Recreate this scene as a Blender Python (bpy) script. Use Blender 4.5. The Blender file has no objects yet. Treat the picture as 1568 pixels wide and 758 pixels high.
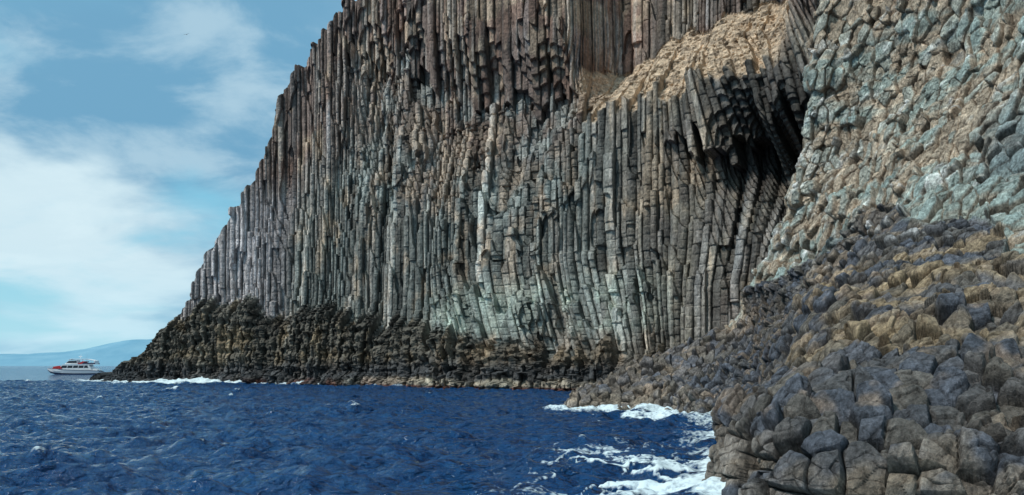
import bpy, math, time
import numpy as np
from mathutils import Vector
t0=time.time()
f32=np.float32
Q=1.0
# ------------------------------------------------------------------ noise
def _h(n):
    n=n.astype(np.uint32)
    n=(n^(n>>np.uint32(16)))*np.uint32(0x7feb352d)
    n=(n^(n>>np.uint32(15)))*np.uint32(0x846ca68b)
    n=n^(n>>np.uint32(16))
    return n
def hsh(*c,seed=0):
    n=np.full(np.shape(c[0]),(seed*7919+13)&0xffffffff,dtype=np.uint32)
    k=[0x9E3779B1,0x85EBCA77,0xC2B2AE3D]
    for i,x in enumerate(c):
        n=_h(n^(x.astype(np.int32).astype(np.uint32)*np.uint32(k[i])))
    return (n>>np.uint32(8)).astype(f32)/f32(16777216.0)
def sm(t): return t*t*(3-2*t)
def n2(x,y,seed=0):
    x=np.asarray(x,f32);y=np.asarray(y,f32)
    ix=np.floor(x);iy=np.floor(y);fx=sm(x-ix);fy=sm(y-iy)
    ix=ix.astype(np.int32);iy=iy.astype(np.int32)
    a=hsh(ix,iy,seed=seed);b=hsh(ix+1,iy,seed=seed);c=hsh(ix,iy+1,seed=seed);d=hsh(ix+1,iy+1,seed=seed)
    return ((a+(b-a)*fx)*(1-fy)+(c+(d-c)*fx)*fy)*2-1
def fb2(x,y,o=4,seed=0):
    s=0;a=1.0;t=0
    for i in range(o):
        s=s+a*n2(x*2**i+i*17.3,y*2**i-i*9.1,seed+i);t+=a;a*=0.5
    return s/t*1.3
def ss(x,a,b):
    t=np.clip((x-a)/(b-a),0,1);return t*t*(3-2*t)
def lerp(a,b,t): return a+(b-a)*t
def cmix(c,col,m):
    return c+(np.array(col,f32)-c)*m[...,None]
def vor3(P,scale,jit=0.85,seed=0):
    p=(P/np.array(scale,f32)).astype(f32)
    ip=np.floor(p).astype(np.int32)
    n=len(p)
    F1=np.full(n,9,f32);F2=np.full(n,9,f32);C=np.zeros((n,3),f32);I=np.zeros(n,f32)
    for dx in (-1,0,1):
        for dy in (-1,0,1):
            for dz in (-1,0,1):
                qx=ip[:,0]+dx;qy=ip[:,1]+dy;qz=ip[:,2]+dz
                r=hsh(qx,qy,qz,seed=seed)
                jx=(r*1.0);jy=(r*61.7)%1.0;jz=(r*1373.3)%1.0
                cx=qx+0.5+(jx-0.5)*jit;cy=qy+0.5+(jy-0.5)*jit;cz=qz+0.5+(jz-0.5)*jit
                d=np.sqrt((p[:,0]-cx)**2+(p[:,1]-cy)**2+(p[:,2]-cz)**2)
                m=d<F1
                F2=np.where(m,F1,np.minimum(F2,d))
                F1=np.where(m,d,F1)
                C[m,0]=cx[m];C[m,1]=cy[m];C[m,2]=cz[m]
                I=np.where(m,(r*37.37)%1.0,I)
    return F1,F2,C*np.array(scale,f32),I
def vor2seg(P,w,jit,seed,l0,l1):
    p=(P[:,:2]/w).astype(f32);ip=np.floor(p).astype(np.int32);n=len(p)
    F1=np.full(n,9,f32);F2=np.full(n,9,f32);C=np.zeros((n,3),f32);I=np.zeros(n,f32)
    for dx in (-1,0,1):
        for dy in (-1,0,1):
            qx=ip[:,0]+dx;qy=ip[:,1]+dy
            r=hsh(qx,qy,seed=seed)
            cx=qx+0.5+(r-0.5)*jit;cy=qy+0.5+((r*61.7)%1.0-0.5)*jit
            d=np.hypot(p[:,0]-cx,p[:,1]-cy);m=d<F1
            F2=np.where(m,F1,np.minimum(F2,d));F1=np.where(m,d,F1)
            C[m,0]=cx[m]*w;C[m,1]=cy[m]*w;I=np.where(m,r,I)
    Ls=l0+(l1-l0)*((I*911.3)%1.0)
    t=P[:,2]/Ls+(I*377.7)%1.0*9
    k=np.floor(t);J0=(I*99991).astype(np.int32)
    b0=(hsh(J0,k.astype(np.int32),seed=5)-0.5)*0.6;b1=(hsh(J0,(k+1).astype(np.int32),seed=5)-0.5)*0.6
    lo=k+b0;hi=k+1+b1
    below=t<lo;above=t>=hi
    kk=k-below+above
    b0=(hsh(J0,kk.astype(np.int32),seed=5)-0.5)*0.6;b1=(hsh(J0,(kk+1).astype(np.int32),seed=5)-0.5)*0.6
    lo=kk+b0;hi=kk+1+b1
    C[:,2]=((lo+hi)/2-(I*377.7)%1.0*9)*Ls
    ez=np.minimum(t-lo,hi-t)*Ls
    IS=hsh(J0,kk.astype(np.int32),seed=7)
    return F1,F2,C,I,ez,IS
def catmull(P,t):
    P=np.asarray(P,float);n=len(P)
    i=np.clip(np.floor(t).astype(int),0,n-2);f=(t-i)
    f=f.reshape(f.shape+(1,)*(P.ndim-1))
    p0=P[np.maximum(i-1,0)];p1=P[i];p2=P[i+1];p3=P[np.minimum(i+2,n-1)]
    return 0.5*((2*p1)+(-p0+p2)*f+(2*p0-5*p1+4*p2-p3)*f**2+(-p0+3*p1-3*p2+p3)*f**3)
# ------------------------------------------------------------------ mesh helpers
def grid_mesh(name,P,cols=None,mat=None,smooth=False,attrs=None,flip=False):
    nv,nu,_=P.shape
    me=bpy.data.meshes.new(name)
    me.vertices.add(nu*nv)
    me.vertices.foreach_set("co",np.ascontiguousarray(P,dtype=f32).ravel())
    i=np.arange(nu*nv,dtype=np.int32).reshape(nv,nu)
    a=i[:-1,:-1];b=i[:-1,1:];c=i[1:,1:];d=i[1:,:-1]
    q=np.stack([a,b,c,d],-1) if not flip else np.stack([a,d,c,b],-1)
    q=q.reshape(-1)
    nf=len(q)//4
    me.loops.add(len(q));me.loops.foreach_set("vertex_index",q)
    me.polygons.add(nf)
    me.polygons.foreach_set("loop_start",np.arange(nf,dtype=np.int32)*4)
    me.polygons.foreach_set("use_smooth",np.full(nf,smooth,dtype=bool))
    me.update(calc_edges=True)
    if cols is not None:
        at=me.color_attributes.new("rock_col","FLOAT_COLOR","POINT")
        cc=np.ones((nu*nv,4),f32);cc[:,:3]=np.clip(cols.reshape(-1,3),0.004,0.9)
        at.data.foreach_set("color",cc.ravel())
    for k,v in (attrs or {}).items():
        at=me.attributes.new(k,"FLOAT","POINT");at.data.foreach_set("value",np.ascontiguousarray(v,dtype=f32).ravel())
    ob=bpy.data.objects.new(name,me);bpy.context.scene.collection.objects.link(ob)
    if mat: me.materials.append(mat)
    return ob
def newmat(name):
    m=bpy.data.materials.new(name);m.use_nodes=True
    nt=m.node_tree;return m,nt,nt.nodes["Principled BSDF"]
# ------------------------------------------------------------------ materials
def rock_mat(name,s1,s2,bump,dist):
    m,nt,b=newmat(name);N=nt.nodes;L=nt.links
    at=N.new("ShaderNodeAttribute");at.attribute_name="rock_col"
    tc=N.new("ShaderNodeTexCoord")
    mp=N.new("ShaderNodeMapping");mp.inputs["Scale"].default_value=(1,1,0.6)
    L.new(tc.outputs["Object"],mp.inputs["Vector"])
    n1=N.new("ShaderNodeTexNoise");n1.inputs["Scale"].default_value=s1;n1.inputs["Detail"].default_value=8;n1.inputs["Roughness"].default_value=0.7
    L.new(mp.outputs[0],n1.inputs["Vector"])
    n_2=N.new("ShaderNodeTexNoise");n_2.inputs["Scale"].default_value=s2;n_2.inputs["Detail"].default_value=6;n_2.inputs["Roughness"].default_value=0.75
    L.new(mp.outputs[0],n_2.inputs["Vector"])
    r1=N.new("ShaderNodeMapRange");r1.inputs[1].default_value=0.3;r1.inputs[2].default_value=0.7;r1.inputs[3].default_value=0.4;r1.inputs[4].default_value=1.75
    L.new(n1.outputs["Fac"],r1.inputs[0])
    r2=N.new("ShaderNodeMapRange");r2.inputs[1].default_value=0.3;r2.inputs[2].default_value=0.7;r2.inputs[3].default_value=0.5;r2.inputs[4].default_value=1.6
    L.new(n_2.outputs["Fac"],r2.inputs[0])
    mu=N.new("ShaderNodeMath");mu.operation="MULTIPLY";L.new(r1.outputs[0],mu.inputs[0]);L.new(r2.outputs[0],mu.inputs[1])
    vm=N.new("ShaderNodeVectorMath");vm.operation="SCALE";L.new(at.outputs["Color"],vm.inputs[0]);L.new(mu.outputs[0],vm.inputs["Scale"])
    L.new(vm.outputs[0],b.inputs["Base Color"])
    b.inputs["Roughness"].default_value=0.8;b.inputs["Specular IOR Level"].default_value=0.3
    ad=N.new("ShaderNodeMath");ad.operation="ADD";L.new(n1.outputs["Fac"],ad.inputs[0]);L.new(n_2.outputs["Fac"],ad.inputs[1])
    bp=N.new("ShaderNodeBump");bp.inputs["Strength"].default_value=bump;bp.inputs["Distance"].default_value=dist
    L.new(ad.outputs[0],bp.inputs["Height"]);L.new(bp.outputs[0],b.inputs["Normal"])
    return m
mat_A=rock_mat("basalt_columns_mat",0.9,3.2,0.85,0.4)
mat_B=rock_mat("basalt_blocks_mat",1.5,6.0,1.0,0.2)

# ================================================================== A  main cliff
nodes=np.array([(60,-92,240),(100,-103,226),(130,-104.6,214),(160,-99,208),(300,-71.8,194),(400,-55,187),(550,-30,169),(700,-9.9,154),(880,10,138),(1000,20.7,125),(1120,28.8,112),(1220,33.4,100),(1290,36,90),(1400,42,75)],float)
td=np.linspace(0,len(nodes)-1,6000)
pl=catmull(nodes,td)
seg=np.hypot(np.diff(pl[:,1]),np.diff(pl[:,2]));al=np.concatenate([[0],np.cumsum(seg)])
NU=int(2500*Q);NV=int(620*Q)
a1=np.linspace(0,al[-1],NU)
px=np.interp(a1,al,pl[:,1]);py=np.interp(a1,al,pl[:,2]);st1=np.interp(a1,al,pl[:,0])
dx1=np.interp(st1,[100,400,800,1000,1250],[0.15,0.2,0.3,0.45,0.6]);dy1=np.sqrt(1-dx1**2)
z1=np.linspace(-2,98,NV)
A,Z=np.meshgrid(a1,z1);A=A.astype(f32);Z=Z.astype(f32)
ST=np.broadcast_to(st1.astype(f32),A.shape)
wf=ss(ST,600,690)*(1-ss(ST,930,1040))
fl=np.clip(24-Z,0,20)
AW=A+0.32*fb2(A/14,Z/26,2,3)+0.05*n2(A/1.5,Z/2.6,5)-wf*(fl**1.5)*0.065
wcv=ss(ST,960,1060)
AW=AW+wcv*0.012*(np.clip(Z-26,-10,30))**2
lw=(1-ss(Z,13,17))*(1-ss(ST,620,700))
AW=AW+(1-ss(Z,4,40))*(1-ss(ST,620,700))*0.6*fb2(A/9,Z/14,2,6)
wid=np.cumsum(1.0/(1.2*(1+0.45*fb2(a1/9,a1*0,2,8))))*(a1[1]-a1[0])
X=np.interp(AW.ravel(),a1,wid).reshape(AW.shape).astype(f32)
ix=np.floor(X).astype(np.int32)
F1=np.full(X.shape,9,f32);F2=F1.copy();ID=np.zeros(X.shape,np.int32);SX=np.zeros(X.shape,f32)
for k in (-1,0,1):
    c=ix+k;cc=c+0.5+(hsh(c,seed=11)-0.5)*0.95
    d=np.abs(X-cc);m=d<F1
    F2=np.where(m,F1,np.minimum(F2,d));F1=np.where(m,d,F1);ID=np.where(m,c,ID);SX=np.where(m,X-cc,SX)
E=(F2-F1)*0.5
R1=hsh(ID,seed=21);R2=hsh(ID,seed=22);R3=hsh(ID,seed=23);R4=hsh(ID,seed=24);R5=hsh(ID//3,seed=25)
STc=ST
g=fb2(STc/60,Z/9,3,31)
Lz=np.interp(STc,[130,205,290,400,500,600,650,720,900,1000,1400],[3.5,8.0,17,16.8,15.2,13,10.5,8,6,5.5,6]).astype(f32)+2.4*fb2(STc/30,Z*0+1,3,41)+(R1-0.5)*3.0
shelf=np.clip(1-Z/np.clip(2.6+2.0*fb2(A/8,A*0,3,48),0.5,9),0,1)
B=4.0*np.clip(Z/np.maximum(Lz,1),0,1)**1.2-3.2*shelf**0.6
B=B+4.0*ss(Z,Lz-2.6,Lz+1.6)+0.05*np.clip(Z-Lz,0,99)
wm=ss(STc,440,560)*(1-ss(STc,820,920))
zu=np.interp(STc,[440,520,600,700,800,870,950],[76,70,62,55,53,58,56]).astype(f32)+7*fb2(STc/45,Z*0+5,3,43)+(R2-0.5)*9
zm=np.interp(STc,[440,520,600,700,800,900],[50,38,33,30,30,36]).astype(f32)+4*fb2(STc/60,Z*0+8,2,44)+(R3-0.5)*4
B=B+wm*(8.0*np.clip((Z-zm)/(zu-zm),0,1)*(Z<zu)+(Z>=zu)*lerp(6.2,3.2,ss(Z,zu,zu+12)))
B=B-wf*3.6*(1-ss(Z,Lz,27))
ws=ss(STc,825,890)*(1-ss(STc,1130,1190))
zs0=np.interp(STc,[825,880,950,1000,1080,1130,1190],[50,47,47.5,46.5,46,44,46]).astype(f32)+3.0*fb2(STc/40,Z*0+3,3,45)+(R3-0.5)*3.5
zs1=np.interp(STc,[825,900,1000,1080,1190],[57,62,62,62,62]).astype(f32)+2.5*fb2(STc/30,Z*0+13,3,47)
rs=np.clip((Z-zs0)/(zs1-zs0),0,1)
B=B+ws*17*rs
scree=ws*ss(Z,zs0-0.3,zs0+0.6)*(1-ss(Z,zs1-0.8,zs1))
zc=np.interp(STc,[940,1020,1080,1130,1200,1300],[42,39,36.5,34,31,30]).astype(f32)+(R4-0.5)*5+2.0*fb2(STc/25,Z*0+2,2,46)
wo=ss(STc,960,1070)
gc=np.exp(-((STc-1165)/75)**2)
cavp=ss(Z,zc-18,zc-2)*(1-ss(Z,zc,zc+9))
B=B+wo*3.0*ss(Z,zc-9,zc-1)*(Z<zc)+gc*12*cavp-wo*2.2*(Z>=zc)*(1-ss(Z,zc+8,zc+18))
brk=np.clip(wm*ss(Z,zm-3,zm+3)*(1-ss(Z,zu-2,zu+1)),0,1)
brk=np.maximum(brk,wf*(1-ss(Z,18,27))*0.8)
B=B+2.0*fb2(A/13,Z/45,3,51)+1.1*fb2(A/5,Z/14,2,52)+brk*1.8*fb2(A/4,Z/7,3,53)
step=0.95
Bq=(np.floor(B/step+R1)-R1+0.5)*step
st2=2.3;ph2=(R5*0.8+R1*0.35)
Bq2=(np.floor(B/st2+ph2)-ph2+0.5)*st2
patch=ss(fb2(A/10,Z/12,2,54),-0.35,0.0)
Bq=np.where((brk*patch>0.25),Bq2,Bq)
rough=0.12+0.88*np.clip(brk+wo*0.5+ss(-g,0.0,0.6)*0.5+lw*0.6+0.2*(1-ss(Z,36,48)),0,1)
L1=1.1+1.9*R2;s1=np.floor(Z/L1+R3*7).astype(np.int32);fz=Z/L1+R3*7-s1
RS=hsh(ID,s1,seed=61)
L2=9+16*R4;s2=np.floor(Z/L2+R1*9).astype(np.int32);RL=hsh(ID,s2,seed=62)
L3=4+4*R1;RB=hsh(ID,np.floor(Z/L3+R2*5).astype(np.int32),seed=63)
ez=np.minimum(fz,1-fz)*L1
groove=np.exp(-(ez/0.12)**2)
prof=0.85*np.sqrt(np.clip(E*2,0,1))+0.35*(R2-0.5)*SX*2
dsp=Bq-prof+rough*(RS-0.5)*0.5-(RL-0.5)*1.1-(R5-0.5)*0.8+groove*0.15*rough+0.06*n2(A*3,Z*3,71)
dsp=dsp+brk*((RB<0.25)*0.9+(RB-0.5)*0.6)
led_w=1-ss(Z,Lz-1,Lz+1)
dsp=dsp+led_w*(1.0*fb2(A/2.0,Z/1.0,4,72)+0.5*(n2(A/9,Z/0.9,74)))*ss(STc,120,260)
rub=fb2(A/2.2,Z/1.5,4,81)
Bs=B+1.1*rub+0.5*np.abs(n2(A/0.6,Z/0.5,84))+0.4*(hsh(np.floor(A/0.8).astype(np.int32),np.floor(Z/0.6).astype(np.int32),seed=85)-0.5)
dsp=lerp(dsp,Bs,scree)
T=np.interp(STc,[60,130,160,198,235,266,294,355,372,396,420,468,525,600],[0,1.5,3,7.5,13,20,32,46.5,52,66.5,72,80,88,125]).astype(f32)+(R3-0.5)*1.6*ss(STc,150,260)+1.0*fb2(STc/12,Z*0+2,2,91)
ab=np.clip(Z-T,0,60)
Zf=np.where(ab>0,T+ab*0.12,Z)
dsp=dsp+ab*0.9
PA=np.stack([px[None,:]+dx1[None,:]*dsp,py[None,:]+dy1[None,:]*dsp,Zf],-1)
# colour
n_a=fb2(A/9,Z/12,4,101);n_b=fb2(A/3,Z/5,3,102);n_c=fb2(A/22,Z/16,3,103);n_s=fb2(A/1.3,Z/22,3,107)
colr=np.zeros(A.shape+(3,),f32)+np.array((0.205,0.155,0.132),f32)
colr=cmix(colr,(0.46,0.43,0.42),ss(R4,0.66,0.86)*ss(n2(ID*1.0,Z/14,104),-0.1,0.3)*0.85)
colr=cmix(colr,(0.26,0.15,0.105),ss(n_a,0.0,0.45)*0.5)
teal=(1-ss(Z+12*n_c,36,56))
teal=np.maximum(teal*(1-ss(STc,850,1000)*0.5),0.0)
colr=cmix(colr,(0.18,0.20,0.183),teal*0.88)
colr=cmix(colr,(0.285,0.26,0.205),ss(STc,860,990)*0.6*ss(n_b,-0.6,0.5))
colr=cmix(colr,(0.42,0.33,0.24),ss(n_b+0.5*n_a+0.4*n_s,0.2,0.7)*0.7)
colr=cmix(colr,(0.42,0.39,0.35),ss(n_s,0.2,0.55)*0.5)
colr=cmix(colr,(0.08,0.086,0.085),ss(-n_s,0.25,0.6)*0.5)
colr=cmix(colr,(0.38,0.31,0.245),brk*ss(n_b,-0.2,0.5)*0.6)
colr=cmix(colr,(0.38,0.42,0.39),brk*ss(-n_b,-0.15,0.45)*0.55)
colr=cmix(colr,(0.42,0.50,0.44),wf*ss(Z,8.5,11)*(1-ss(Z,15,22))*0.7*ss(n_a+n_b,-0.5,0.3))
colr=cmix(colr,(0.40,0.37,0.37),(1-ss(STc,400,430))*ss(Z,Lz,Lz+1)*(1-ss(Z,40,50))*0.8)
colr=cmix(colr,(0.05,0.05,0.048),wo*ss(Z,zc-14,zc-3)*(1-ss(Z,zc+9,zc+20))*ss(STc,980,1110)*0.7*(1-scree))  # cave shade put into the albedo, along with the dark columns above it
led=1-ss(Z,Lz-0.8,Lz+1.2)
colr=cmix(colr,(0.10,0.09,0.072),led*0.94)
colr=cmix(colr,(0.22,0.16,0.09),led*ss(n_b+0.25*n_a,0.1,0.55)*ss(STc,130,300)*0.5)
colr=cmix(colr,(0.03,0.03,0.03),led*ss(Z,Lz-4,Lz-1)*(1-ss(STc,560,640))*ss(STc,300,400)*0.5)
colr=cmix(colr,(0.30,0.225,0.15),led*ss(STc,600,740)*ss(Z,2.5,4.5)*0.5*ss(n_b,-0.4,0.3))
colr=cmix(colr,(0.045,0.05,0.058),led*(1-ss(Z,3.0,6.0+2*n_a))*0.75)
colr=cmix(colr,(0.14,0.045,0.028),(1-ss(Z+0.8*n_b,0.9,1.8))*ss(STc,340,400)*0.8*ss(fb2(A/6,A*0,2,110),-0.6,0.1))
colr=cmix(colr,(0.44,0.40,0.31),(1-ss(Z+0.7*n_b,1.2,1.9))*ss(Z,0.4,0.7)*ss(STc,480,680)*0.7)
colr=cmix(colr,(0.54,0.42,0.30),scree*0.95)
colr=cmix(colr,(0.20,0.155,0.115),scree*ss(fb2(A/1.5,Z/1.1,4,105),0.15,0.5)*0.7)
tint=(0.60+0.80*R2)*(0.84+0.32*RS)*(0.8+0.4*RL)
tint=lerp(tint,np.ones_like(tint),scree)
colr=colr*tint[...,None]
ek=0.5+0.5*ss(E,0.02,0.16)
colr=colr*lerp(ek,np.ones_like(ek),scree)[...,None]
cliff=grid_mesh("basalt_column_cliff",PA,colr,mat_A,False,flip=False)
print("A",time.time()-t0)
shoreA=np.stack([px-0.4,py-2.9],-1)[::12]
del A,Z,X,F1,F2,ID,SX,E,B,Bq,Bq2,dsp,colr,PA

# ================================================================== B near headland
CG=[
 [(12,100,-3),(14,98,0),(15,97,2.5),(18,95,5.3),(28,95,10),(31,92,18),(33,90,25),(34,90,33),(35,90,46)],
 [(2,77,-3),(3.5,77,-0.2),(8,82,2.6),(13.9,84,5.0),(22.3,85,8.4),(25.5,82,16),(27.7,80,23),(28.3,80,31),(29.0,80,44)],
 [(10,71,-3),(11,73,0),(14.5,74,2.3),(18.4,76,4.6),(23.3,77,8.7),(26,77,15.8),(28.9,77,22.3),(29.8,77,29.3),(31,78,41)],
 [(13.5,57,-3),(14.7,58,0),(16.2,58,2.9),(18.6,61,5.9),(22.4,64,10.0),(26.8,68,14.9),(30.2,71,21.4),(32.3,72,28.2),(33.8,73,39)],
 [(8,37.5,-3),(9,38,0),(10.2,39.5,2.6),(13.8,44,5.2),(20.0,50,9.1),(26.9,57,14),(31.6,62,20.1),(34.6,65,26.9),(36.2,66,37)],
 [(5.8,26,-3),(6.7,27,0),(7.6,28.3,2.3),(12.2,32.5,4.2),(19.0,39,7.4),(27.4,48,12.1),(32.9,54,18),(36,57,24.1),(38.6,59,35)],
 [(8,21,-3),(8.7,22,0),(9.9,23.3,1.9),(14.0,27,3.6),(20.6,33,6.4),(28.6,40,10.4),(34.5,46,16),(38.5,50,22),(42,52,33)],
 [(15,17,-3),(16,18,0),(17.6,19,1.3),(20.5,21.3,3.0),(25.6,26,6),(34,33,10.4),(40,38,16),(45,42,22),(49,45,33)],
 [(31,13,-3),(32,14,0),(34,15,.8),(37,17,2.8),(42,21,6),(50,27,10.4),(56,32,16),(60,36,22),(64,39,33)]]
CG=np.array(CG,float)
uc=[100,190,270,340,360,300,130,40];vc=[30,200,200,230,220,170,130,120]
def par(cnt):
    o=[]
    for i,c in enumerate(cnt):
        o.append(i+np.arange(int(c*Q))/int(c*Q))
    o.append(np.array([len(cnt)*1.0]));return np.concatenate(o)
ub=par(uc);vb=par(vc)
G=catmull(CG,ub)
G=catmull(np.transpose(G,(1,0,2)),vb)
nvB,nuB,_=G.shape
du=np.gradient(G,axis=1);dv=np.gradient(G,axis=0)
Nn=np.cross(du,dv);Nn/=np.linalg.norm(Nn,axis=-1,keepdims=True)+1e-9
P=G.reshape(-1,3).astype(f32);Nf=Nn.reshape(-1,3).astype(f32)
if Nf[:,1].mean()>0: Nf=-Nf
UU=np.broadcast_to(ub[None,:],(nvB,nuB)).reshape(-1).astype(f32)
x,y,z=P[:,0],P[:,1],P[:,2]
H=x*0.5-y*0.6
zb=np.interp(UU,[0,1,2,3,4,5,8],[9,8.8,10.5,13.5,13.6,11.8,10.5]).astype(f32)+3.2*fb2(H/6,z/5,3,201)
light=ss(z,zb-0.35,zb+0.35)
wl=light>0.5
hor=Nf.copy();hor[:,2]*=0.1;hor/=np.linalg.norm(hor,axis=1,keepdims=True)+1e-6
tp=z/2.6+0.9*fb2(H/6,z/9,3,213)
ter=(np.abs((tp%1.0)-0.5)*2-0.5)
big=1.3*fb2(H/8,z/3.6,3,211)+0.6*fb2(H/2.6,z/2.2,2,212)
big=big+np.where(wl,0.9*fb2(H/4,z/5,2,214),0.9*ter)
warp=np.stack([0.2*fb2(y/2.5,z/2.5,2,221),0.2*fb2(x/2.5,z/2.5,2,222),0.2*fb2(x/2.5,y/2.5,2,223)],-1).astype(f32)
P1=P+Nf*(big*0.75)[:,None]
Pw=(P1+warp).astype(f32)
F1=np.zeros(len(P),f32);F2=F1.copy();CC=np.zeros_like(P);II=F1.copy();EZ=np.ones_like(F1);IS=F1.copy()
m=~wl
tl=0.25*fb2(H/10,z*0,2,231)[m]
sd_=Pw[m].copy();sd_[:,0]+=(0.12+tl)*sd_[:,2];sd_[:,1]-=tl*sd_[:,2]
F1[m],F2[m],c_,II[m],EZ[m],IS[m]=vor2seg(sd_,1.0,0.85,301,0.6,1.9)
c_[:,0]-=(0.12+tl)*c_[:,2];c_[:,1]+=tl*c_[:,2];CC[m]=c_
# upper face : columns leaning along the wall, joints cut them into lumps
shk=0.3
sh=(P1+1.6*warp)[wl].astype(f32);sh[:,0]-=shk*sh[:,2]
F1[wl],F2[wl],c_,II[wl]=vor3(sh,(1.0,1.0,1.6),1.0,302)
c_[:,0]+=shk*c_[:,2];CC[wl]=c_;IS[wl]=II[wl]
Ed=(F2-F1)
J=(IS*99731).astype(np.int32);J2=(II*9973).astype(np.int32)
rv=np.stack([hsh(J2,seed=1),hsh(J2,seed=2),hsh(J,seed=3)],-1)-0.5
mm=Nf*np.where(wl,1.0,0.8)[:,None]+hor*np.where(wl,0.9,1.3)[:,None]+rv*np.where(wl,0.9,0.55)[:,None]
mm/=np.linalg.norm(mm,axis=1,keepdims=True)
den=np.maximum((mm*Nf).sum(1),0.55)
rel=-((Pw-CC)*mm).sum(1)/den
d1=np.clip(rel,-0.7,0.7)*np.where(wl,0.6,0.62)
d1=d1+(II-0.5)*np.where(wl,0.45,0.25)+(IS-0.5)*np.where(wl,0,0.3)
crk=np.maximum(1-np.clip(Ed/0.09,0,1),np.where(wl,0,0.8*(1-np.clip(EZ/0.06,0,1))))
rnd=np.minimum(np.clip(Ed/0.3,0,1),np.where(wl,1,np.clip(EZ/0.2,0,1)))
d1=d1-crk*np.where(wl,0.12,0.20)-0.07*(1-rnd)**2
G1,G2,C2,I2=vor3(P1+0.15*warp,(0.6,0.6,0.45),0.95,303)
E2=G2-G1
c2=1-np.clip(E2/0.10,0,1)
J3=(I2*9973).astype(np.int32)
rv2=np.stack([hsh(J3,seed=11),hsh(J3,seed=12),hsh(J3,seed=13)],-1)-0.5
fac=np.clip(((P1-C2)*rv2).sum(1),-0.3,0.3)
keep=ss(n2(H/2.5,z/2.5,305),-0.4,0.3)
kk_=(0.3+0.7*keep)*np.where(wl,0.75,1.0)
d1=d1-(c2*0.06-(I2-0.5)*0.14-fac*0.5)*kk_
d1=d1+0.09*fb2(H*2,z*2+x,3,306)
PB=P1+Nf*d1[:,None]
# colours
na=fb2(H/5+3,z/4,4,401);nb=fb2(x/1.8+y/2.2,z/1.6,4,402);nc=fb2(H/11,z/8,3,403);nd=fb2(x*0.9,y*0.9+z,3,404)
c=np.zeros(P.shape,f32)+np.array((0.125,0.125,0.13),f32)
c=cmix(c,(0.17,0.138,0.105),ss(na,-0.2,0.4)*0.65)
och=ss(nb+0.6*nc,-0.1,0.5)*ss(UU,2.6,4.0)*ss(z,2.8,5.0)
c=cmix(c,(0.36,0.265,0.15),och*0.7)
c=cmix(c,(0.27,0.24,0.195),(1-ss(IS,0.12,0.3))*0.5)
c=cmix(c,(0.065,0.077,0.10),ss(IS,0.5,0.7)*0.75*(1-och))
c=cmix(c,(0.28,0.225,0.17),(1-ss(UU,1.5,2.6))*0.4*ss(nb,-0.4,0.3))
c=cmix(c,(0.32,0.235,0.16),ss(nd+0.5*nb,0.3,0.65)*0.5)
c=cmix(c,(0.34,0.28,0.21),(1-ss(z+0.7*nb,1.0,2.0))*0.5*ss(nd,-0.4,0.3))
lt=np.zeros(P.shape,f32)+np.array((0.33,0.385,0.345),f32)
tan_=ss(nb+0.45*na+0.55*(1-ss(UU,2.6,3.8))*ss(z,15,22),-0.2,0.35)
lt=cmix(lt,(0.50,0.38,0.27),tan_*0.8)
lt=cmix(lt,(0.19,0.25,0.24),ss(II,0.6,0.78)*0.65)
lt=cmix(lt,(0.64,0.66,0.62),ss(nd,0.35,0.65)*0.5)
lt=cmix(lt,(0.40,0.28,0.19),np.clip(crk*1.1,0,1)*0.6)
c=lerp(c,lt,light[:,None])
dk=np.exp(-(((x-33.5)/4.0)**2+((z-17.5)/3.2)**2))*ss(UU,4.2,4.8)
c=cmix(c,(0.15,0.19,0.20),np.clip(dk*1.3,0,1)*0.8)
c=cmix(c,(0.72,0.72,0.70),ss(rel*0.8+nd*0.6,0.6,0.9)*ss(z,9,13)*0.6)
c=c*(0.66+0.68*IS)[:,None]*(0.82+0.36*I2)[:,None]
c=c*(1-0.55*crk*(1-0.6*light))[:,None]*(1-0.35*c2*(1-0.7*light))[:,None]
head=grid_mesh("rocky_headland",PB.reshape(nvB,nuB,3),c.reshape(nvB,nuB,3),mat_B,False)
iz=int(np.searchsorted(vb,1.0))
shoreB=PB.reshape(nvB,nuB,3)[iz][:, :2][::10]
print("B",time.time()-t0)

# ================================================================== sea
shore=np.concatenate([shoreA,shoreB[12:]]).astype(f32)
th=np.concatenate([np.linspace(-180,-50,24)[:-1],np.linspace(-50,50,1150),np.linspace(50,180,24)[1:]])*math.pi/180
r=np.concatenate([np.linspace(0.5,16,25)[:-1],16+(260-16)*np.linspace(0,1,1100)**1.4,260*np.exp(np.linspace(0,math.log(45000/260),160))[1:]])
TH,RR=np.meshgrid(th,r)
Xs=(np.sin(TH)*RR).astype(f32);Ys=(np.cos(TH)*RR).astype(f32)
dr=np.gradient(r)[:,None].astype(f32)
sp=np.maximum(dr,RR*0.0016)
rng=np.random.default_rng(5)
Hs=np.zeros_like(Xs)
wx=Xs+0.8*n2(Xs/5,Ys/5,501)+2*n2(Xs/19,Ys/19,502);wy=Ys+0.8*n2(Xs/5,Ys/5,503)
grp=0.75+0.7*fb2(Xs/14,Ys/9,3,505)
for i in range(36):
    lam=0.6*(9/0.6)**(i/35.0)
    an=rng.normal(math.radians(-80),0.8)
    k=2*math.pi/lam;ph=rng.uniform(0,6.28)
    fade=np.clip((lam/sp-2.0)/3,0,1)
    am=0.0165*lam**0.6
    s=np.sin(k*(wx*math.cos(an)+wy*math.sin(an))+ph)
    Hs+=fade*am*(np.exp(s*0.9)-1.2)*grp
Hs+=0.27*np.clip(RR/40,0.35,1)*fb2(Xs/1.4,Ys/0.85,3,511)*np.clip((1.4/sp-1),0,1)
dist=np.full(Xs.shape,1e3,f32)
msk=(Ys>12)&(Ys<260)&(Xs>-130)&(Xs<45)
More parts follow.
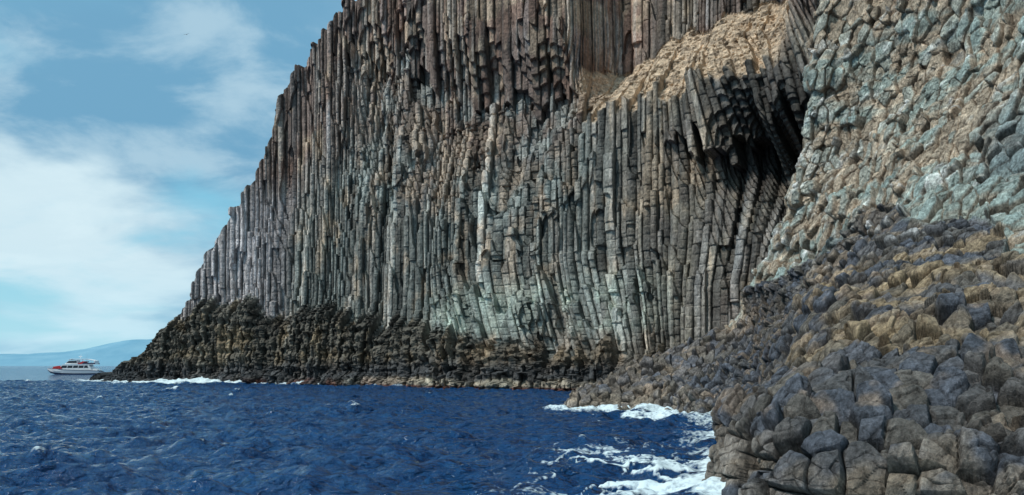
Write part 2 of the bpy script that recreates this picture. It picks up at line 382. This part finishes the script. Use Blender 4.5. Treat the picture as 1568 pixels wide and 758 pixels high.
xm=Xs[msk];ym=Ys[msk];dm=np.full(xm.shape,1e6,f32)
for q in shore:
    np.minimum(dm,(xm-q[0])**2+(ym-q[1])**2,out=dm)
dist[msk]=np.sqrt(dm)
f1=fb2(Xs/1.3,Ys/1.3,5,521);f2_=fb2(Xs/6,Ys/6,3,522);f3=np.abs(fb2(Xs/1.6+0.7*f1,Ys/2.0,5,523))
near=1-ss(dist,0,np.clip(3.0+3.6*f2_,0.5,9))
foam=near*ss(f1+0.7*near,0.0,0.35)
cx=np.exp(-(((Xs-4.8)/4.4)**2+((Ys-32)/10.0)**2))*ss(Ys,18,24)
foam=np.maximum(foam,np.clip(cx*1.2,0,1)*ss(0.18-f3+0.16*cx+0.16*f2_,0.0,0.22))
cx3=np.exp(-(((Xs-12.5)/4.8)**2+((Ys-66)/7)**2));foam=np.maximum(foam,ss(cx3+0.5*f1,0.4,0.8)*0.9)
cx4=np.exp(-(((Xs+72)/13)**2+((Ys-188)/4)**2));foam=np.maximum(foam,ss(cx4+0.3*f1,0.25,0.5))
caps=ss(Hs,0.38,0.58)*ss(f1,0.05,0.4)*0.85*(Ys>30)
foam=np.maximum(foam,caps)*(RR<400)
Hs=Hs+foam*0.12*(1+f1)+cx4*0.6*(1+0.8*f1)+near*(RR>60)*0.4*(0.5+f1)
PS=np.stack([Xs,Ys,Hs],-1)
m,nt,b=newmat("sea_water_mat");N=nt.nodes;L=nt.links
b.inputs["Base Color"].default_value=(0.002,0.042,0.135,1);b.inputs["Roughness"].default_value=0.06;b.inputs["IOR"].default_value=1.33;b.inputs["Specular IOR Level"].default_value=0.6
tc=N.new("ShaderNodeTexCoord")
mp=N.new("ShaderNodeMapping");mp.inputs["Scale"].default_value=(1,1.6,1);L.new(tc.outputs["Object"],mp.inputs[0])
prev=None
for sc_,ds in ((2.6,0.25),(0.6,0.9),(0.09,4.5)):
    w1=N.new("ShaderNodeTexNoise");w1.inputs["Scale"].default_value=sc_;w1.inputs["Detail"].default_value=5;w1.inputs["Roughness"].default_value=0.6
    L.new(mp.outputs[0],w1.inputs["Vector"])
    b1=N.new("ShaderNodeBump");b1.inputs["Strength"].default_value=1.0;b1.inputs["Distance"].default_value=ds;L.new(w1.outputs["Fac"],b1.inputs["Height"])
    if prev: L.new(prev.outputs[0],b1.inputs["Normal"])
    prev=b1
L.new(prev.outputs[0],b.inputs["Normal"])
fo=N.new("ShaderNodeAttribute");fo.attribute_name="foam"
fn=N.new("ShaderNodeTexNoise");fn.inputs["Scale"].default_value=5;fn.inputs["Detail"].default_value=6;L.new(tc.outputs["Object"],fn.inputs["Vector"])
fm=N.new("ShaderNodeMath");fm.operation="MULTIPLY_ADD";L.new(fn.outputs["Fac"],fm.inputs[0]);fm.inputs[1].default_value=1.6;fm.inputs[2].default_value=-0.8
fa=N.new("ShaderNodeMath");fa.operation="ADD";L.new(fm.outputs[0],fa.inputs[0]);L.new(fo.outputs["Fac"],fa.inputs[1])
fr=N.new("ShaderNodeMapRange");fr.inputs[1].default_value=0.3;fr.inputs[2].default_value=0.95;L.new(fa.outputs[0],fr.inputs[0])
fb=N.new("ShaderNodeBsdfDiffuse");fb.inputs["Color"].default_value=(0.64,0.75,0.78,1)
mx=N.new("ShaderNodeMixShader");L.new(fr.outputs[0],mx.inputs[0]);L.new(b.outputs[0],mx.inputs[1]);L.new(fb.outputs[0],mx.inputs[2])
L.new(mx.outputs[0],N["Material Output"].inputs["Surface"])
sea=grid_mesh("sea",PS,None,m,True,{"foam":foam},flip=True)
print("sea",time.time()-t0)

# ================================================================== distant island
gx=np.linspace(-15000,-1500,260);gy=np.linspace(15000,19000,50)
GX,GY=np.meshgrid(gx,gy)
prof=np.interp(gx,[-15000,-12000,-9300,-8300,-7600,-7150,-6600,-5800,-4000,-1500],[60,160,230,300,420,460,430,330,200,20])
env=np.sin(np.clip((gy-15000)/4000,0,1)*math.pi)**0.7
GZ=prof[None,:]*1.1*env[:,None]*(1+0.16*fb2(GX/900,GY/700,5,601))-3
m2,nt,b=newmat("distant_island_haze_mat");N=nt.nodes;L=nt.links
b.inputs["Roughness"].default_value=1;b.inputs["Specular IOR Level"].default_value=0
nn=N.new("ShaderNodeTexNoise");nn.inputs["Scale"].default_value=0.002;nn.inputs["Detail"].default_value=6
tc=N.new("ShaderNodeTexCoord");L.new(tc.outputs["Object"],nn.inputs["Vector"])
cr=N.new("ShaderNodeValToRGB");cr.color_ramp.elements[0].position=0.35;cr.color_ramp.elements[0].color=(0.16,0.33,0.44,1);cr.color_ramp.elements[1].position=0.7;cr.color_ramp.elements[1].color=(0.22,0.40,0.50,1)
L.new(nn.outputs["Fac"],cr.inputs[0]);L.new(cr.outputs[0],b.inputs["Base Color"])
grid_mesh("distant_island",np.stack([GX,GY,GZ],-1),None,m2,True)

# ================================================================== boat
def flat(name,col,rough=0.4,metal=0,spec=0.5):
    m,nt,b=newmat(name)
    n=nt.nodes.new("ShaderNodeTexNoise");n.inputs["Scale"].default_value=3;n.inputs["Detail"].default_value=4
    r=nt.nodes.new("ShaderNodeValToRGB")
    r.color_ramp.elements[0].color=tuple(c*0.85 for c in col)+(1,);r.color_ramp.elements[1].color=tuple(min(1,c*1.1) for c in col)+(1,)
    nt.links.new(n.outputs["Fac"],r.inputs[0]);nt.links.new(r.outputs[0],b.inputs["Base Color"])
    b.inputs["Roughness"].default_value=rough;b.inputs["Metallic"].default_value=metal
    return m
white=flat("boat_white_paint",(0.8,0.8,0.8),0.3);red=flat("boat_red_paint",(0.55,0.03,0.03),0.35);navy=flat("boat_navy_paint",(0.02,0.03,0.08),0.35)
glass=flat("boat_dark_glass",(0.015,0.02,0.03),0.08);steel=flat("boat_steel",(0.5,0.5,0.52),0.3,0.8)
boat=bpy.data.objects.new("tour_catamaran_boat",None);bpy.context.scene.collection.objects.link(boat)
def part(name,verts,faces,mat,bev=0):
    me=bpy.data.meshes.new(name);me.from_pydata(verts,[],faces);me.update()
    import bmesh
    bm=bmesh.new();bm.from_mesh(me);bmesh.ops.recalc_face_normals(bm,faces=bm.faces);bm.to_mesh(me);bm.free()
    ob=bpy.data.objects.new(name,me);bpy.context.scene.collection.objects.link(ob);me.materials.append(mat);ob.parent=boat
    if bev:
        bv=ob.modifiers.new("b","BEVEL");bv.width=bev;bv.segments=2
    return ob
def prism(name,prof,y0,y1,mat,bev=0.0):
    n=len(prof);v=[(p[0],y0,p[1]) for p in prof]+[(p[0],y1,p[1]) for p in prof]
    f=[tuple(range(n)),tuple(range(2*n-1,n-1,-1))]+[(i,(i+1)%n,n+(i+1)%n,n+i) for i in range(n)]
    return part(name,v,f,mat,bev)
def hull(name,yc,hw,zs,mat):
    sec=[(-11.8,0.03,1.9,2.75),(-10.6,0.3,0.6,2.65),(-8.5,0.65,-0.1,2.45),(-5,0.95,-0.4,2.2),(0,1,-0.5,2.0),(6,1,-0.4,1.9),(10.2,0.9,-0.2,1.6),(11.4,0.8,0.1,0.9)]
    v=[];f=[]
    for (x_,w,k,d) in sec:
        k2=lerp(k,d,zs[0]);d2=lerp(k,d,zs[1]);ww=hw*w
        wk=lerp(0.35,1,zs[0]**0.6 if zs[0]>0 else 0);wd=lerp(0.35,1,zs[1]**0.6)
        v+=[(x_,yc-ww*wk,k2),(x_,yc+ww*wk,k2),(x_,yc+ww*wd,d2),(x_,yc-ww*wd,d2)]
    for i in range(len(sec)-1):
        a=i*4;b_=a+4
        for j in range(4): f.append((a+j,a+(j+1)%4,b_+(j+1)%4,b_+j))
    f+=[(0,1,2,3),tuple(range(len(v)-4,len(v)))]
    return part(name,v,f,mat)
for nm,yc in (("hull_near",-2.6),("hull_far",2.6)):
    hull(nm+"_antifouling",yc,1.15,(0,0.35),navy);hull(nm+"_topsides",yc,1.17,(0.352,0.93),white);hull(nm+"_sheer_stripe",yc,1.2,(0.932,1.0),navy)
prism("bridge_deck",[(-9.5,1.7),(-9.8,2.5),(-4,2.35),(9.8,1.95),(10,1.3),(-8,1.3)],-3.5,3.5,white,0.05)
prism("bow_red_panel",[(-9.6,2.55),(-9.0,3.45),(-6.4,3.95),(-5.2,2.5)],-3.6,3.6,red,0.05)
prism("lower_cabin",[(-7.2,2.45),(-5.2,4.3),(6.2,4.45),(7.4,2.1)],-3.3,3.3,white,0.08)
prism("lower_cabin_windows",[(-6.3,2.85),(-5.3,4.0),(5.6,4.05),(6.0,2.9)],-3.34,3.34,glass)
for i in range(4):
    x_=-3.4+i*2.4;prism("window_pillar_%d"%i,[(x_,2.85),(x_+0.3,4.03),(x_+0.55,4.03),(x_+0.25,2.85)],-3.37,3.37,white)
prism("upper_deck",[(-5.4,4.46),(-5.1,4.66),(9.0,4.66),(9.2,4.46)],-3.4,3.4,white,0.03)
prism("wheelhouse",[(-4.8,4.67),(-2.8,6.3),(0.8,6.5),(1.2,4.67)],-2.2,2.2,white,0.08)
prism("wheelhouse_windscreen",[(-4.0,5.15),(-3.0,6.05),(0.5,6.15),(0.7,5.2)],-2.24,2.24,glass)
prism("upper_red_flash",[(1.3,4.7),(3.4,6.0),(4.6,6.0),(3.0,4.7)],-3.38,3.38,red)
prism("sun_canopy",[(-3.2,6.6),(-1.5,7.15),(5.5,7.1),(8.9,6.3),(8.8,6.1),(5.3,6.85),(-1.4,6.88)],-2.9,2.9,white,0.04)
prism("canopy_rear_arch",[(8.0,4.67),(8.5,6.4),(8.9,6.3),(8.7,4.67)],-3.1,3.1,white,0.04)
prism("upper_bulwark",[(1.3,4.68),(1.5,5.35),(9.0,5.3),(9.1,4.68)],-3.36,-3.28,navy);prism("upper_bulwark_far",[(1.3,4.68),(1.5,5.35),(9.0,5.3),(9.1,4.68)],3.28,3.36,navy)
prism("stern_steps",[(7.4,1.98),(7.6,3.0),(9.0,2.9),(9.3,2.4),(10.3,2.3),(10.5,1.7)],-2.6,2.6,white,0.05)
def rod(name,p,q,rad,mat=steel):
    p=Vector(p);q=Vector(q);d=(q-p).normalized();a=d.orthogonal().normalized();b_=d.cross(a)
    v=[];n=6
    for e in (p,q):
        for i in range(n):
            t=i*2*math.pi/n;v.append(tuple(e+a*math.cos(t)*rad+b_*math.sin(t)*rad))
    f=[(i,(i+1)%n,n+(i+1)%n,n+i) for i in range(n)]+[tuple(range(n)),tuple(range(n,2*n))]
    return part(name,v,f,mat)
rod("mast",(1.5,0,7.1),(1.9,0,9.2),0.09,white);rod("radar_bar",(0.9,0,8.2),(2.5,0,8.2),0.12,white);rod("antenna",(4,1,7),(4.3,1,9.6),0.03)
for s in (-3.4,3.4):
    rod("bow_rail",(-11.2,s*0.8,3.6),(-6.8,s,3.9),0.04)
    for i in range(6): rod("bow_stanchion",(-11.0+i*0.8,s*(0.8+0.03*i),2.6),(-11.0+i*0.8,s*(0.8+0.03*i),3.65),0.03)
    rod("stern_rail",(6.8,s,3.0),(10.6,s*0.95,2.8),0.04)
    for i in range(4): rod("canopy_post",(1.8+i*1.9,s*0.85,4.66),(1.6+i*1.9,s*0.82,6.95),0.05,white)
boat.location=(-204,400,0.1);boat.rotation_euler=(0,0,math.radians(10))

# ================================================================== gull
v=[(0,-0.28,0),(0.05,-0.1,0.03),(0.06,0.08,0.03),(0.03,0.3,0),(-0.05,-0.1,0.03),(-0.06,0.08,0.03),(-0.03,0.3,0),(0,0,-0.06),
   (0.32,-0.08,0.16),(0.32,0.1,0.14),(0.72,0.12,0.05),(-0.32,-0.08,0.16),(-0.32,0.1,0.14),(-0.72,0.12,0.05),(0,0.45,0)]
f=[(0,1,4),(1,2,5,4),(2,3,6,5),(3,14,6),(0,7,1),(0,4,7),(1,7,2),(4,5,7),(2,7,3),(5,6,7),(3,7,6),(1,8,9,2),(8,10,9),(4,5,12,11),(11,12,13)]
me=bpy.data.meshes.new("seagull");me.from_pydata(v,[],f);gull=bpy.data.objects.new("seagull",me);bpy.context.scene.collection.objects.link(gull)
me.materials.append(flat("gull_feathers",(0.05,0.05,0.06),0.8));gull.scale=(1.5,1.5,1.5);gull.location=(-95.3,250,101);gull.rotation_euler=(0.7,math.radians(-20),math.radians(15))

# ================================================================== world, sun, camera
AZ=238;EL=50
w=bpy.data.worlds.new("World");bpy.context.scene.world=w;w.use_nodes=True
nt=w.node_tree;N=nt.nodes;L=nt.links;bg=N["Background"];bg.inputs["Strength"].default_value=0.1
sky=N.new("ShaderNodeTexSky");sky.sky_type='NISHITA';sky.sun_disc=False;sky.sun_elevation=math.radians(EL);sky.sun_rotation=math.radians(AZ);sky.air_density=1.0;sky.dust_density=0.4
tc=N.new("ShaderNodeTexCoord");sx=N.new("ShaderNodeSeparateXYZ");L.new(tc.outputs["Generated"],sx.inputs[0])
ab_=N.new("ShaderNodeMath");ab_.operation="MAXIMUM";L.new(sx.outputs["Z"],ab_.inputs[0]);ab_.inputs[1].default_value=0.0
ad=N.new("ShaderNodeMath");ad.operation="ADD";L.new(ab_.outputs[0],ad.inputs[0]);ad.inputs[1].default_value=0.22
dx_=N.new("ShaderNodeMath");dx_.operation="DIVIDE";L.new(sx.outputs["X"],dx_.inputs[0]);L.new(ad.outputs[0],dx_.inputs[1])
dy_=N.new("ShaderNodeMath");dy_.operation="DIVIDE";L.new(sx.outputs["Y"],dy_.inputs[0]);L.new(ad.outputs[0],dy_.inputs[1])
cb=N.new("ShaderNodeCombineXYZ");L.new(dx_.outputs[0],cb.inputs[0]);L.new(dy_.outputs[0],cb.inputs[1])
def wn(scale,det,off,rough=0.5,dis=0.3):
    mp=N.new("ShaderNodeMapping");mp.inputs["Location"].default_value=off;L.new(cb.outputs[0],mp.inputs[0])
    n=N.new("ShaderNodeTexNoise");n.inputs["Scale"].default_value=scale;n.inputs["Detail"].default_value=det;n.inputs["Roughness"].default_value=rough;n.inputs["Distortion"].default_value=dis
    L.new(mp.outputs[0],n.inputs["Vector"]);return n
def mr(src,a,b_,c=0,d=1):
    r=N.new("ShaderNodeMapRange");r.interpolation_type='SMOOTHSTEP';r.inputs[1].default_value=a;r.inputs[2].default_value=b_;r.inputs[3].default_value=c;r.inputs[4].default_value=d;L.new(src,r.inputs[0]);return r
def mixc(fac,a,b_,mode='MIX'):
    x=N.new("ShaderNodeMix");x.data_type='RGBA';x.blend_type=mode
    for i,v_ in ((0,fac),(6,a),(7,b_)):
        if isinstance(v_,(tuple,float,int)): x.inputs[i].default_value=v_
        else: L.new(v_,x.inputs[i])
    return x.outputs[2]
c1=wn(1.3,9,(3.1,1.7,0),0.52);c2n=wn(1.3,9,(4.3,6.9,2),0.5);c3=wn(3.0,9,(1.3,9.9,5),0.58)
blue=mixc(1.0,sky.outputs[0],(0.75,1.15,1.1,1),'MULTIPLY')
lowb=mr(sx.outputs["Z"],0.0,0.14,1,0)
blue=mixc(0.7,blue,(2.6,6.4,8.5,1))
cl=mixc(mr(c2n.outputs["Fac"],0.38,0.58).outputs[0],(6.4,8.2,9.0,1),(1.7,3.9,5.8,1))
cl=mixc(mr(c3.outputs["Fac"],0.44,0.66,0,0.4).outputs[0],cl,(7.4,9.1,9.7,1))
fin=mixc(mr(c1.outputs["Fac"],0.32,0.54).outputs[0],blue,cl)
lw_=N.new("ShaderNodeMath");lw_.operation="MULTIPLY";L.new(lowb.outputs[0],lw_.inputs[0]);lw_.inputs[1].default_value=0.65
fin=mixc(lw_.outputs[0],fin,(5.0,7.9,9.2,1))
L.new(fin,bg.inputs["Color"])
sd=bpy.data.lights.new("sun","SUN");sd.energy=3.0;sd.angle=math.radians(7);sd.color=(1,0.965,0.90)
so=bpy.data.objects.new("sun",sd);bpy.context.scene.collection.objects.link(so)
az=math.radians(AZ);el=math.radians(EL)
dirv=Vector((math.sin(az)*math.cos(el),math.cos(az)*math.cos(el),math.sin(el)))
so.rotation_euler=dirv.to_track_quat('Z','Y').to_euler()
cam=bpy.data.cameras.new("camera");co=bpy.data.objects.new("camera",cam);bpy.context.scene.collection.objects.link(co)
cam.lens=30;cam.sensor_width=36;cam.shift_y=0.1155;cam.clip_end=80000;cam.clip_start=0.2
co.location=(0,0,4);co.rotation_euler=(math.radians(90),0,0)
bpy.context.scene.camera=co
sc=bpy.context.scene
sc.view_settings.view_transform='Standard';sc.view_settings.look='None';sc.view_settings.exposure=0
print("done",time.time()-t0)
